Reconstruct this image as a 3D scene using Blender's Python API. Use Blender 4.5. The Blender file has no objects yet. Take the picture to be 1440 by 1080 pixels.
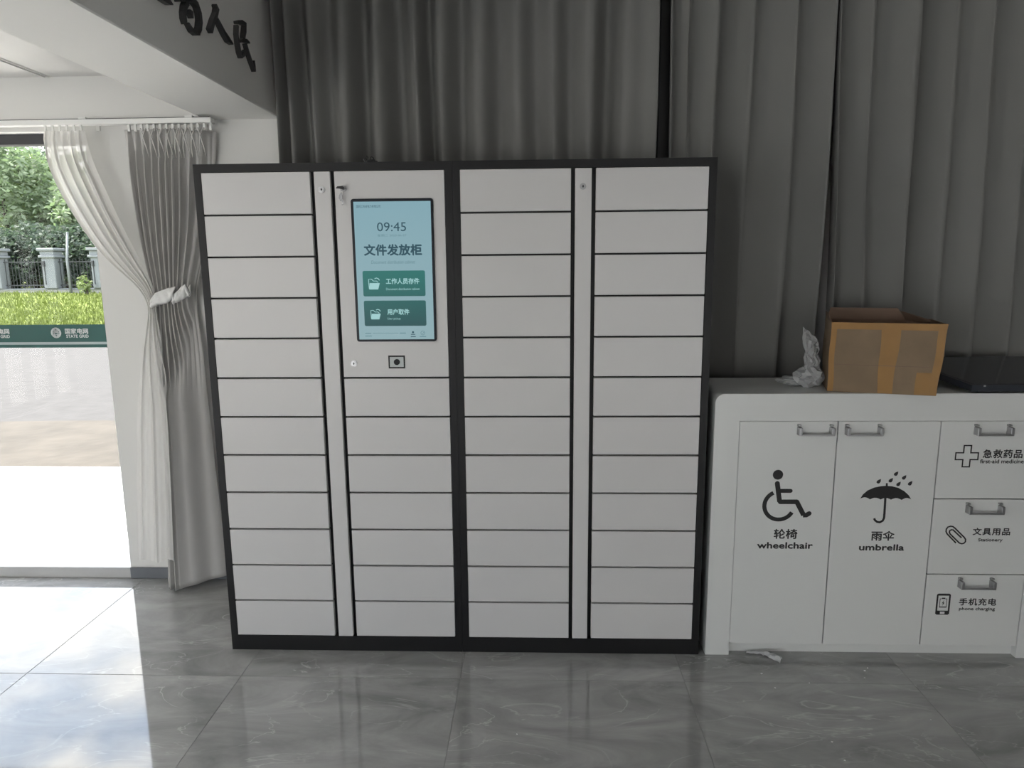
import bpy, bmesh, math, random
from mathutils import Vector, Matrix, noise

S = bpy.context.scene
COL = S.collection

# ------------------------------------------------------------------ camera
F_PX, YAW, PITCH, ROLL = 986.54, .0361, .1711, -.0087
CAM = Vector((1.254, -2.616, 1.5564))
def cam_axes():
    cy, sy = math.cos(YAW), math.sin(YAW)
    f0 = Vector((-sy, cy, 0)); r0 = Vector((cy, sy, 0)); u0 = Vector((0, 0, 1))
    cp, sp = math.cos(PITCH), math.sin(PITCH)
    f = f0*cp - u0*sp; u = u0*cp + f0*sp
    cr, sr = math.cos(ROLL), math.sin(ROLL)
    return r0*cr + u*sr, u*cr - r0*sr, f
CR, CU, CF = cam_axes()
cd = bpy.data.cameras.new('camera'); cam = bpy.data.objects.new('camera', cd); COL.objects.link(cam)
cd.sensor_width = 36; cd.lens = F_PX/1440*36; cd.clip_start = .05; cd.clip_end = 500
m3 = Matrix((CR, CU, -CF)).transposed()
cam.matrix_world = Matrix.Translation(CAM) @ m3.to_4x4()
S.camera = cam

# ------------------------------------------------------------------ view
S.view_settings.view_transform = 'Standard'
S.view_settings.look = 'None'
S.view_settings.gamma = 1
S.view_settings.use_curve_mapping = False
S.view_settings.exposure = 1.65

# ------------------------------------------------------------------ world (bright, partly clouded sky)
W = bpy.data.worlds.new('sky'); S.world = W; W.use_nodes = True
nt = W.node_tree; N = nt.nodes; L = nt.links; N.clear()
out = N.new('ShaderNodeOutputWorld'); bg = N.new('ShaderNodeBackground'); bg.inputs[1].default_value = 1.7
L.new(bg.outputs[0], out.inputs[0])
tc = N.new('ShaderNodeTexCoord'); sep = N.new('ShaderNodeSeparateXYZ'); L.new(tc.outputs['Generated'], sep.inputs[0])
ramp = N.new('ShaderNodeValToRGB'); L.new(sep.outputs[2], ramp.inputs[0])
el = ramp.color_ramp.elements
el[0].position = 0.0; el[0].color = (.92, .95, 1, 1); el[1].position = .75; el[1].color = (.30, .44, .70, 1)
e = el.new(.28); e.color = (.78, .87, 1, 1)
mp = N.new('ShaderNodeMapping'); mp.inputs['Scale'].default_value = (2.2, 2.2, 5.0); L.new(tc.outputs['Generated'], mp.inputs[0])
ns = N.new('ShaderNodeTexNoise'); ns.inputs['Scale'].default_value = 1.6; ns.inputs['Detail'].default_value = 7; ns.inputs['Roughness'].default_value = .6
L.new(mp.outputs[0], ns.inputs['Vector'])
cr_ = N.new('ShaderNodeValToRGB'); L.new(ns.outputs[0], cr_.inputs[0])
cr_.color_ramp.elements[0].position = .44; cr_.color_ramp.elements[1].position = .60
mx = N.new('ShaderNodeMix'); mx.data_type = 'RGBA'
L.new(cr_.outputs[0], mx.inputs[0]); L.new(ramp.outputs[0], mx.inputs[6]); mx.inputs[7].default_value = (1.30, 1.26, 1.20, 1)
L.new(mx.outputs[2], bg.inputs[0])

sd = bpy.data.lights.new('sun', 'SUN'); sun = bpy.data.objects.new('sun', sd); COL.objects.link(sun)
sd.energy = 7; sd.angle = math.radians(12); sd.color = (1, .95, .86)
sun.rotation_euler = Vector((-.55, -.05, .83)).to_track_quat('Z', 'Y').to_euler()   # high from the left, along the facade
sun.location = (-10, 5, 20)

# ------------------------------------------------------------------ pixel helpers
def ray(x, y): return CF + CR*((x-720)/F_PX) - CU*((y-540)/F_PX)
def on_y(x, y, Y): d = ray(x, y); return CAM + d*((Y-CAM.y)/d.y)
def on_z(x, y, Z): d = ray(x, y); return CAM + d*((Z-CAM.z)/d.z)
def on_x(x, y, X): d = ray(x, y); return CAM + d*((X-CAM.x)/d.x)

# ------------------------------------------------------------------ materials
def lin(r, g, b):
    f = lambda c: (c/255/12.92 if c <= 10 else ((c/255+.055)/1.055)**2.4)
    return (f(r), f(g), f(b), 1)
MATS = {}
def mat(name, col, rough=.5, metal=0, spec=.5, bump=0, bscale=40, var=0, vscale=6, coat=0, emit=None, estr=0):
    m = bpy.data.materials.new(name); m.use_nodes = True; MATS[name] = m
    nt = m.node_tree; N = nt.nodes; L = nt.links; p = N['Principled BSDF']
    p.inputs['Base Color'].default_value = col if len(col) == 4 else (*col, 1)
    p.inputs['Roughness'].default_value = rough; p.inputs['Metallic'].default_value = metal
    p.inputs['Specular IOR Level'].default_value = spec
    p.inputs['Coat Weight'].default_value = coat
    if emit: p.inputs['Emission Color'].default_value = emit; p.inputs['Emission Strength'].default_value = estr
    g = N.new('ShaderNodeTexCoord')
    if var:
        n = N.new('ShaderNodeTexNoise'); n.inputs['Scale'].default_value = vscale; n.inputs['Detail'].default_value = 4
        L.new(g.outputs['Object'], n.inputs['Vector'])
        h = N.new('ShaderNodeHueSaturation'); h.inputs['Color'].default_value = p.inputs['Base Color'].default_value
        mr = N.new('ShaderNodeMapRange'); mr.inputs[1].default_value = .3; mr.inputs[2].default_value = .7
        mr.inputs[3].default_value = 1-var; mr.inputs[4].default_value = 1+var
        L.new(n.outputs[0], mr.inputs[0]); L.new(mr.outputs[0], h.inputs['Value']); L.new(h.outputs[0], p.inputs['Base Color'])
    if bump:
        n = N.new('ShaderNodeTexNoise'); n.inputs['Scale'].default_value = bscale; n.inputs['Detail'].default_value = 3
        L.new(g.outputs['Object'], n.inputs['Vector'])
        b = N.new('ShaderNodeBump'); b.inputs['Strength'].default_value = bump; b.inputs['Distance'].default_value = .01
        L.new(n.outputs[0], b.inputs['Height']); L.new(b.outputs[0], p.inputs['Normal'])
    return m

mat('wall_paint', (.71, .705, .685), .85, bump=.04, bscale=60)
mat('low_bounce_grey', (.30, .30, .29), .85)  # unseen walls toned down to cut bounce light on the beam
mat('beam_paint', (.90, .89, .86), .85, bump=.04, bscale=60)
mat('ceiling_paint', (.80, .79, .77), .9)
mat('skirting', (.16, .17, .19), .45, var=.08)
mat('sill_stone', (.52, .52, .52), .35, var=.06)
mat('dark_frame', (.03, .03, .035), .4)
mat('white_rail', (.8, .8, .78), .4)
mat('locker_black', (.009, .009, .010), .45, spec=.3, bump=.03, bscale=500)
mat('locker_white', (.62, .61, .607), .38, bump=.02, bscale=400)
mat('steel', (.42, .42, .43), .38, metal=1)
mat('dark_steel', (.25, .25, .26), .35, metal=1)
mat('black_plastic', (.009, .009, .010), .45, spec=.3)
mat('bezel', (.008, .011, .018), .35, spec=.2)
mat('lens', (.01, .01, .012), .4, spec=.2)
mat('scanner_plate', (.45, .48, .48), .3)
mat('cabinet_white', (.70, .71, .70), .32, bump=.01, bscale=200)
mat('print_black', (.012, .012, .013), .5)
mat('cardboard', (.225, .160, .100), .8, var=.10, vscale=9, bump=.1, bscale=60)
mat('cardboard_inside', (.19, .125, .09), .85, var=.08, vscale=9)
mat('tape', (.30, .150, .030), .45, var=.10, vscale=12)
mat('slab_black', (.030, .034, .043), .12)
mat('letter_dark', (.055, .055, .055), .5)
mat('hall_fabric', (.215, .213, .206), .9, bump=.15, bscale=900, var=.03, vscale=3)
mat('bay_fabric', (.52, .51, .495), .9, bump=.15, bscale=900)
mat('tie_cloth', (.70, .70, .69), .7, bump=.2, bscale=80)
mat('crumb', (.8, .8, .8), .7)
mat('apron', (.80, .78, .75), .8, var=.06, vscale=3)
mat('kerb_stone', (.30, .30, .30), .8, var=.1, vscale=4)
mat('asphalt', (.040, .038, .038), .9, var=.15, vscale=5, bump=.4, bscale=25)
mat('sand', (.052, .045, .037), .95, var=.22, vscale=3, bump=.4, bscale=12)
mat('grass_blade', (.105, .138, .019), .7, var=.3, vscale=2)
mat('lawn', (.100, .130, .018), .95, var=.25, vscale=1.5, bump=.5, bscale=8)
mat('pillar_paint', (.15, .165, .175), .7, var=.06)
mat('fence_iron', (.02, .023, .025), .5)
mat('bark', (.03, .025, .02), .9, var=.2)
mat('decal_green', (.006, .085, .075), .4)
mat('decal_white', (.62, .66, .66), .4)
mat('decal_pale', (.38, .46, .47), .4)
def leaf_mat(name, c):
    m = mat(name, c, .7, var=.45, vscale=1.1); p = m.node_tree.nodes['Principled BSDF']
    nt = m.node_tree; t = nt.nodes.new('ShaderNodeBsdfTranslucent'); t.inputs[0].default_value = (c[0]*1.2, c[1]*1.4, c[2], 1)
    x = nt.nodes.new('ShaderNodeMixShader'); x.inputs[0].default_value = .35
    nt.links.new(p.outputs[0], x.inputs[1]); nt.links.new(t.outputs[0], x.inputs[2])
    nt.links.new(x.outputs[0], nt.nodes['Material Output'].inputs[0])
leaf_mat('leaf_dark', (.062, .086, .068)); leaf_mat('leaf_mid', (.165, .210, .135)); leaf_mat('leaf_light', (.17, .215, .09))

def screen_mat(name, c0, c1, z0, z1, k):
    """self-lit print of the screen, a design gradient from top to bottom of the element"""
    m = bpy.data.materials.new(name); m.use_nodes = True; MATS[name] = m
    nt = m.node_tree; N = nt.nodes; L = nt.links; p = N['Principled BSDF']
    p.inputs['Base Color'].default_value = (.006, .006, .008, 1); p.inputs['Roughness'].default_value = .35; p.inputs['Specular IOR Level'].default_value = .15
    if c1:
        g = N.new('ShaderNodeNewGeometry'); s = N.new('ShaderNodeSeparateXYZ'); L.new(g.outputs['Position'], s.inputs[0])
        mr = N.new('ShaderNodeMapRange'); mr.inputs[1].default_value = z0; mr.inputs[2].default_value = z1
        L.new(s.outputs[2], mr.inputs[0])
        x = N.new('ShaderNodeMix'); x.data_type = 'RGBA'; x.inputs[6].default_value = c0; x.inputs[7].default_value = c1
        L.new(mr.outputs[0], x.inputs[0]); L.new(x.outputs[2], p.inputs['Emission Color'])
    else:
        p.inputs['Emission Color'].default_value = c0
    p.inputs['Emission Strength'].default_value = k
    return m
EK = .97/2**S.view_settings.exposure
screen_mat('screen_back', lin(142, 172, 178), lin(131, 167, 178), 1.28, 1.78, EK)
screen_mat('screen_ink', lin(44, 78, 90), None, 0, 0, EK)
screen_mat('screen_faint', lin(98, 134, 142), None, 0, 0, EK)
screen_mat('screen_button', lin(46, 84, 86), lin(46, 114, 108), 1.33, 1.53, EK)
screen_mat('screen_light', lin(160, 205, 205), None, 0, 0, EK)

# polished marble-look tile
m = bpy.data.materials.new('tile'); m.use_nodes = True; MATS['tile'] = m
nt = m.node_tree; N = nt.nodes; L = nt.links; p = N['Principled BSDF']
tcn = N.new('ShaderNodeTexCoord'); oi = N.new('ShaderNodeObjectInfo')
ad = N.new('ShaderNodeVectorMath'); ad.operation = 'MULTIPLY_ADD'; ad.inputs[1].default_value = (1, 1, 1)
cmb = N.new('ShaderNodeCombineXYZ')
mu = N.new('ShaderNodeMath'); mu.operation = 'MULTIPLY'; mu.inputs[1].default_value = 37
L.new(oi.outputs['Random'], mu.inputs[0]); L.new(mu.outputs[0], cmb.inputs[0]); L.new(mu.outputs[0], cmb.inputs[2])
L.new(tcn.outputs['Object'], ad.inputs[0]); L.new(cmb.outputs[0], ad.inputs[2])
n1 = N.new('ShaderNodeTexNoise'); n1.inputs['Scale'].default_value = 2.2; n1.inputs['Detail'].default_value = 8; n1.inputs['Roughness'].default_value = .62; n1.inputs['Distortion'].default_value = .7
mpp = N.new('ShaderNodeMapping'); mpp.inputs['Rotation'].default_value = (0, 0, .75); mpp.inputs['Scale'].default_value = (1, 2.6, 1)
L.new(ad.outputs[0], mpp.inputs[0]); L.new(mpp.outputs[0], n1.inputs['Vector'])
r1 = N.new('ShaderNodeValToRGB'); L.new(n1.outputs[0], r1.inputs[0])
r1.color_ramp.elements[0].position = .32; r1.color_ramp.elements[0].color = (.235, .237, .237, 1)
r1.color_ramp.elements[1].position = .68; r1.color_ramp.elements[1].color = (.43, .428, .425, 1)
n2 = N.new('ShaderNodeTexNoise'); n2.inputs['Scale'].default_value = 2.1; n2.inputs['Detail'].default_value = 5; n2.inputs['Roughness'].default_value = .5; n2.inputs['Distortion'].default_value = 1.2
L.new(mpp.outputs[0], n2.inputs['Vector'])
r2 = N.new('ShaderNodeValToRGB'); L.new(n2.outputs[0], r2.inputs[0])
r2.color_ramp.elements[0].position = .490; r2.color_ramp.elements[0].color = (0, 0, 0, 1)
r2.color_ramp.elements[1].position = .510; r2.color_ramp.elements[1].color = (0, 0, 0, 1)
e = r2.color_ramp.elements.new(.5); e.color = (1, 1, 1, 1)
n3 = N.new('ShaderNodeTexNoise'); n3.inputs['Scale'].default_value = 3; L.new(ad.outputs[0], n3.inputs['Vector'])
r3 = N.new('ShaderNodeMapRange'); r3.inputs[1].default_value = .40; r3.inputs[2].default_value = .62; r3.inputs[4].default_value = .8
L.new(n3.outputs[0], r3.inputs[0])
vm = N.new('ShaderNodeMath'); vm.operation = 'MULTIPLY'; L.new(r2.outputs[0], vm.inputs[0]); L.new(r3.outputs[0], vm.inputs[1])
mxx = N.new('ShaderNodeMix'); mxx.data_type = 'RGBA'; L.new(vm.outputs[0], mxx.inputs[0]); L.new(r1.outputs[0], mxx.inputs[6]); mxx.inputs[7].default_value = (.55, .55, .54, 1)
L.new(mxx.outputs[2], p.inputs['Base Color'])
p.inputs['Roughness'].default_value = .045; p.inputs['IOR'].default_value = 1.72
mat('grout', (.24, .24, .24), .6)

# thin window glass: mostly clear, fresnel reflection
m = bpy.data.materials.new('glass'); m.use_nodes = True; MATS['glass'] = m
nt = m.node_tree; N = nt.nodes; L = nt.links; N.remove(N['Principled BSDF'])
tr = N.new('ShaderNodeBsdfTransparent'); tr.inputs[0].default_value = (.96, .96, .95, 1)
gl = N.new('ShaderNodeBsdfGlossy'); gl.inputs['Roughness'].default_value = .02
fr = N.new('ShaderNodeFresnel'); gg = N.new('ShaderNodeNewGeometry')      # same index seen from either face of the thin pane
ir = N.new('ShaderNodeMapRange'); ir.inputs[3].default_value = 1.14; ir.inputs[4].default_value = 1/1.14
L.new(gg.outputs['Backfacing'], ir.inputs[0]); L.new(ir.outputs[0], fr.inputs[0])
ms = N.new('ShaderNodeMixShader'); L.new(fr.outputs[0], ms.inputs[0]); L.new(tr.outputs[0], ms.inputs[1]); L.new(gl.outputs[0], ms.inputs[2])
L.new(ms.outputs[0], N['Material Output'].inputs[0])

def film_mat(name, c, clear, transl):
    m = bpy.data.materials.new(name); m.use_nodes = True; MATS[name] = m
    nt = m.node_tree; N = nt.nodes; L = nt.links; p = N['Principled BSDF']
    p.inputs['Base Color'].default_value = (*c, 1); p.inputs['Roughness'].default_value = .35 if clear > .25 else .9
    t = N.new('ShaderNodeBsdfTranslucent'); t.inputs[0].default_value = (*c, 1)
    a = N.new('ShaderNodeMixShader'); a.inputs[0].default_value = transl; L.new(p.outputs[0], a.inputs[1]); L.new(t.outputs[0], a.inputs[2])
    tr = N.new('ShaderNodeBsdfTransparent'); b = N.new('ShaderNodeMixShader'); b.inputs[0].default_value = clear
    L.new(a.outputs[0], b.inputs[1]); L.new(tr.outputs[0], b.inputs[2]); L.new(b.outputs[0], N['Material Output'].inputs[0])
film_mat('sheer', (.80, .79, .77), .08, .35)
film_mat('plastic_film', (.66, .67, .68), .30, .25)

# ------------------------------------------------------------------ mesh helpers
class MB:
    def __init__(s): s.v = []; s.f = []
    def add(s, vs, fs):
        k = len(s.v); s.v += [tuple(x) for x in vs]; s.f += [tuple(i+k for i in f) for f in fs]; return s
    def box(s, x0, x1, y0, y1, z0, z1):
        v = [(x, y, z) for x in (x0, x1) for y in (y0, y1) for z in (z0, z1)]
        return s.add(v, [(0, 1, 3, 2), (4, 6, 7, 5), (0, 4, 5, 1), (2, 3, 7, 6), (0, 2, 6, 4), (1, 5, 7, 3)])
    def bbox(s, x0, x1, y0, y1, z0, z1, b=.003, seg=2):
        bm = bmesh.new(); bmesh.ops.create_cube(bm, size=1)
        bmesh.ops.scale(bm, vec=(x1-x0, y1-y0, z1-z0), verts=bm.verts)
        bmesh.ops.translate(bm, vec=((x0+x1)/2, (y0+y1)/2, (z0+z1)/2), verts=bm.verts)
        bmesh.ops.bevel(bm, geom=bm.edges, offset=b, segments=seg, profile=.5, affect='EDGES')
        return s.bm(bm)
    def bm(s, bm):
        bm.verts.index_update(); s.add([v.co[:] for v in bm.verts], [[v.index for v in f.verts] for f in bm.faces]); bm.free(); return s
    def prism(s, pts, axis, a, b):
        """outline pts (2D) extruded along axis from a to b; y: pts are (x,z); x: pts are (y,z); z: pts are (x,y)"""
        n = len(pts)
        mk = {'y': lambda p, t: (p[0], t, p[1]), 'x': lambda p, t: (t, p[0], p[1]), 'z': lambda p, t: (p[0], p[1], t)}[axis]
        v = [mk(p, a) for p in pts] + [mk(p, b) for p in pts]
        f = [tuple(range(n)), tuple(range(2*n-1, n-1, -1))] + [(i, i+n, (i+1) % n+n, (i+1) % n) for i in range(n)]
        return s.add(v, f)
    def tube(s, path, r, n=8, caps=True):
        path = [Vector(q) for q in path]; rs = r if isinstance(r, (list, tuple)) else [r]*len(path); base = len(s.v); prev = None
        for i, q in enumerate(path):
            d = (path[min(i+1, len(path)-1)] - path[max(i-1, 0)]).normalized()
            a = prev - d*prev.dot(d) if prev else d.orthogonal(); a.normalize(); prev = a; b = d.cross(a)
            s.v += [tuple(q + (a*math.cos(2*math.pi*k/n) + b*math.sin(2*math.pi*k/n))*rs[i]) for k in range(n)]
        for i in range(len(path)-1):
            for k in range(n):
                s.f.append((base+i*n+k, base+i*n+(k+1) % n, base+(i+1)*n+(k+1) % n, base+(i+1)*n+k))
        if caps: s.f += [tuple(base+k for k in range(n-1, -1, -1)), tuple(base+(len(path)-1)*n+k for k in range(n))]
        return s
    def cyl(s, a, b, r, n=20): return s.tube([a, b], r, n)
    def grid(s, fn, nu, nv):
        k = len(s.v)
        s.v += [tuple(fn(i/nu, j/nv)) for j in range(nv+1) for i in range(nu+1)]
        s.f += [(k+j*(nu+1)+i, k+j*(nu+1)+i+1, k+(j+1)*(nu+1)+i+1, k+(j+1)*(nu+1)+i) for j in range(nv) for i in range(nu)]
        return s
    def ribbon(s, pts, ws, axis, a, b):
        """a flat brush stroke: centre line pts (2D) with half widths ws, extruded from a to b along axis"""
        if not isinstance(ws, (list, tuple)): ws = [ws]*len(pts)
        P = [Vector(q) for q in pts]; l = []; r = []
        for i, q in enumerate(P):
            d = (P[min(i+1, len(P)-1)] - P[max(i-1, 0)]).normalized(); n = Vector((-d.y, d.x))
            l.append(q+n*ws[i]); r.append(q-n*ws[i])
        mk = {'y': lambda p, t: (p[0], t, p[1]), 'x': lambda p, t: (t, p[0], p[1])}[axis]; n = len(P)
        v = [mk(p, t) for t in (a, b) for p in l+r]; m = 2*n; f = []
        for i in range(n-1):
            f += [(i, i+1, n+i+1, n+i), (m+i, m+n+i, m+n+i+1, m+i+1), (i, m+i, m+i+1, i+1), (n+i, n+i+1, m+n+i+1, m+n+i)]
        f += [(0, n, m+n, m), (n-1, m+n-1, m+2*n-1, 2*n-1)]
        return s.add(v, f)

WORIG = {}
def empty(name, loc, label=None, cat=None, group=None, kind=None):
    o = bpy.data.objects.new(name, None); COL.objects.link(o); o.location = loc; o.empty_display_size = .1
    WORIG[o] = Vector(loc); tag(o, label, cat, group, kind); return o
def tag(o, label=None, cat=None, group=None, kind=None):
    if label: o['label'] = label
    if cat: o['category'] = cat
    if group: o['group'] = group
    if kind: o['kind'] = kind
    return o
def obj(name, mb, material, parent=None, smooth=False, label=None, cat=None, group=None, kind=None, solid=0, fix=True):
    vs = [Vector(v) for v in mb.v]
    lo = Vector([min(v[i] for v in vs) for i in range(3)]); hi = Vector([max(v[i] for v in vs) for i in range(3)])
    org = Vector(((lo.x+hi.x)/2, (lo.y+hi.y)/2, lo.z))
    me = bpy.data.meshes.new(name); me.from_pydata([v-org for v in vs], [], mb.f); me.update()
    if fix:
        bm = bmesh.new(); bm.from_mesh(me); bmesh.ops.recalc_face_normals(bm, faces=bm.faces); bm.to_mesh(me); bm.free()
    if smooth:
        for q in me.polygons: q.use_smooth = True
    me.materials.append(MATS[material])
    o = bpy.data.objects.new(name, me); COL.objects.link(o); WORIG[o] = org
    if parent: o.parent = parent; o.location = org - WORIG[parent]
    else: o.location = org
    if solid:
        md = o.modifiers.new('thickness', 'SOLIDIFY'); md.thickness = solid; md.offset = 0
    return tag(o, label, cat, group, kind)
def copy_part(src, parent, world):
    c = src.copy(); COL.objects.link(c); WORIG[c] = Vector(world); c.parent = parent
    c.location = Vector(world) - (WORIG[parent] if parent else Vector()); return c
def arc(cx, cy, r, a0, a1, n=12):
    return [(cx+r*math.cos(math.radians(a0+(a1-a0)*i/n)), cy+r*math.sin(math.radians(a0+(a1-a0)*i/n))) for i in range(n+1)]
def rrect(x0, x1, z0, z1, r, n=4):
    return arc(x1-r, z1-r, r, 0, 90, n)+arc(x0+r, z1-r, r, 90, 180, n)+arc(x0+r, z0+r, r, 180, 270, n)+arc(x1-r, z0+r, r, 270, 360, n)

def lettering(name, body, x0, x1, z0, z1, y, material, parent, bold=0, depth=.0004, spacing=1.0, flip=False, shear=0, label=None):
    """flat printed letters filling the given rectangle of a plane facing -y"""
    cu = bpy.data.curves.new('letters', 'FONT'); cu.body = body; cu.size = 1; cu.space_character = spacing; cu.shear = shear
    cu.resolution_u = 3
    t = bpy.data.objects.new('letters', cu); COL.objects.link(t); bpy.context.view_layer.update()
    me = bpy.data.meshes.new_from_object(t.evaluated_get(bpy.context.evaluated_depsgraph_get()))
    bpy.data.objects.remove(t); bpy.data.curves.remove(cu)
    V = [v.co.copy() for v in me.vertices]; Fc = [tuple(q.vertices) for q in me.polygons]; bpy.data.meshes.remove(me)
    ax, bx = min(v.x for v in V), max(v.x for v in V); az, bz = min(v.y for v in V), max(v.y for v in V)
    sx = (x1-x0-2*bold)/(bx-ax); sz = (z1-z0-2*bold)/(bz-az)
    mb = MB(); offs = [(0, 0)] if not bold else [(-bold, 0), (bold, 0), (0, bold), (0, -bold), (-bold*.7, bold*.7), (bold*.7, -bold*.7), (0, 0)]
    for k, (dx, dz) in enumerate(offs):
        mb.add([(x0+bold+(v.x-ax)*sx+dx, y-depth-k*.00001, z0+bold+(v.y-az)*sz+dz) for v in V], Fc)
    o = obj(name, mb, material, parent, fix=False)
    if label: o['label'] = label
    return o

random.seed(4)
YW = .653          # inner face of the far wall
XJ = -.80          # right jamb of the bay window
# =================================================================== ROOM
floor = obj('floor', MB().box(-4.2, 4.6, -6, YW+.1, -.12, -.0012), 'grout', kind='structure')
TP, J = .845, .0020
tx0, ty0 = -.73, -.188
ref = None
for i in range(-4, 6):
    for j in range(-7, 2):
        xa, xb, ya, yb = tx0+i*TP, tx0+(i+1)*TP, ty0+(j-1)*TP, ty0+j*TP
        xa, xb, ya, yb = max(xa, -4.2), min(xb, 4.6), max(ya, -6), min(yb, YW+.0)
        if xb-xa < .05 or yb-ya < .05: continue
        if abs(xb-xa-TP) < 1e-6 and abs(yb-ya-TP) < 1e-6 and ref:
            copy_part(ref, floor, ((xa+xb)/2, (ya+yb)/2, -.01))
        else:
            o = obj('tile', MB().bbox(xa+J/2, xb-J/2, ya+J/2, yb-J/2, -.01, 0, .0008, 1), 'tile', floor)
            if abs(xb-xa-TP) < 1e-6 and abs(yb-ya-TP) < 1e-6: ref = o

def wall_with_holes(name, axis, a, b, u0, u1, z0, z1, holes, material='wall_paint'):
    mb = MB(); us = sorted({u0, u1, *[h[0] for h in holes], *[h[1] for h in holes]}); zs = sorted({z0, z1, *[h[2] for h in holes], *[h[3] for h in holes]})
    for i in range(len(us)-1):
        for k in range(len(zs)-1):
            cu, cz = (us[i]+us[i+1])/2, (zs[k]+zs[k+1])/2
            if any(h[0] < cu < h[1] and h[2] < cz < h[3] for h in holes): continue
            if axis == 'y': mb.box(us[i], us[i+1], a, b, zs[k], zs[k+1])
            else: mb.box(a, b, us[i], us[i+1], zs[k], zs[k+1])
    return obj(name, mb, material, kind='structure')
HC = 3.15          # hall ceiling
ZB = 2.398         # bay ceiling
WX0 = -3.5         # left end of the bay window
ZW = 2.163
wall_with_holes('wall_back', 'y', YW, YW+.2, -4.2, 4.6, -.1, HC+.1, [(WX0, XJ, .0, ZW)])
LH = (-4.0, -2.5, .05, 2.2)
wall_with_holes('wall_left', 'x', -4.35, -4.2, -6.15, YW+.2, -.1, HC+.1, [LH])
wall_with_holes('wall_right', 'x', 4.6, 4.75, -6.15, YW+.2, -.1, HC+.1, [], 'low_bounce_grey')
FH = [(-3.6, -.2, .05, 1.9), (2.1, 3.8, .05, 1.9)]
wall_with_holes('wall_front', 'y', -6.15, -6, -4.2, 4.6, -.1, HC+.1, FH, 'low_bounce_grey')
obj('ceiling', MB().box(-.232, 4.6, -6, YW, HC, HC+.1).box(-4.2, -.23, -6, YW, ZB, ZB+.1), 'ceiling_paint', kind='structure')
obj('ceiling_beam', MB().bbox(-.232, .109, -6, YW, 2.203, HC, .004, 1), 'beam_paint', kind='structure',
    label='white ceiling beam running towards the far wall with dark brush lettering')
obj('baseboard_back', MB().bbox(XJ, -.28, YW-.012, YW, 0, .058, .003, 1).bbox(-.28, 4.6, YW-.012, YW, 0, .058, .003, 1), 'skirting', kind='structure')
# slim slot in the bay ceiling
sl = empty('trim_1', (-.937, -1.5, ZB-.006), kind='structure')
obj('channel', MB().box(-.949, -.945, -4, YW-.01, ZB-.007, ZB).box(-.930, -.926, -4, YW-.01, ZB-.007, ZB), 'white_rail', sl)
obj('slot', MB().box(-.945, -.930, -4, YW-.01, ZB-.002, ZB-.0005), 'dark_frame', sl)
# unseen front windows behind the viewer, placed and sized for the room light
for k, (a, b, c, d) in enumerate(FH):
    w = empty('window_%d' % (k+2), ((a+b)/2, -6.07, c), kind='structure')
    mb = MB().box(a, b, -6.10, -6.04, c, c+.05).box(a, b, -6.10, -6.04, d-.05, d)
    for u in (a, a+(b-a)/3-.025, a+2*(b-a)/3-.025, b-.05): mb.box(u, u+.05, -6.10, -6.04, c+.05, d-.05)
    obj('window_frame', mb, 'dark_frame', w)
    for i in range(3):
        u = a+(b-a)/3*i; obj('pane', MB().box(u+.03, u+(b-a)/3-.03, -6.073, -6.067, c+.05, d-.05), 'glass', w)

a, b, c, d = LH
w = empty('window_4', (-4.27, (a+b)/2, c), kind='structure')  # unseen side window, placed and sized for the light it lets in
mb = MB().box(-4.30, -4.24, a, b, c, c+.05).box(-4.30, -4.24, a, b, d-.05, d)
for i in range(5): u = a+(b-a-.05)/4*i; mb.box(-4.30, -4.24, u, u+.05, c+.05, d-.05)
obj('window_frame', mb, 'dark_frame', w)
for i in range(4): u = a+(b-a)/4*i; obj('pane', MB().box(-4.273, -4.267, u+.03, u+(b-a)/4-.03, c+.05, d-.05), 'glass', w)

# bay window in the far wall
win = empty('window_1', ((WX0+XJ)/2, YW+.1, 0), kind='structure')
GY = YW+.085
obj('window_frame', MB().box(WX0, XJ, GY-.03, GY+.03, ZW-.045, ZW).box(WX0, WX0+.04, GY-.03, GY+.03, .05, ZW-.045), 'dark_frame', win)
obj('window_frame', MB().box(-2.25, -2.21, GY-.03, GY+.03, .06, ZW-.045), 'dark_frame', win, label='upright frame between two panes')
obj('window_sill', MB().bbox(WX0, XJ, YW-.004, YW+.2, 0, .056, .003, 1), 'sill_stone', win, label='low pale stone threshold')
panes = [(-3.46, -2.25), (-2.21, XJ)]
for (a, b) in panes:
    obj('pane', MB().box(a, b, GY-.003, GY+.003, .056, ZW-.045), 'glass', win)
DY = GY-.0036
zz = lambda py: on_y(75, py, DY).z
za, zb, zc, zd = zz(456.5), zz(481), zz(484.5), zz(488.8)
for (a, b) in panes:
    obj('decal_band', MB().box(a, b, DY-.0006, DY, zb, za), 'decal_green', win, label='green safety band on the glass')
    obj('decal_stripe', MB().box(a, b, DY-.0006, DY, zc, zb), 'decal_pale', win)
    obj('decal_stripe', MB().box(a, b, DY-.0006, DY, zd, zc), 'decal_green', win, label='thin green stripe below the band')
lx = on_y(92, 470, DY).x; ly0 = on_y(92, 475, DY).z
pitch = on_y(92, 470, DY).x - on_y(-18.5, 470, DY).x
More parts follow.
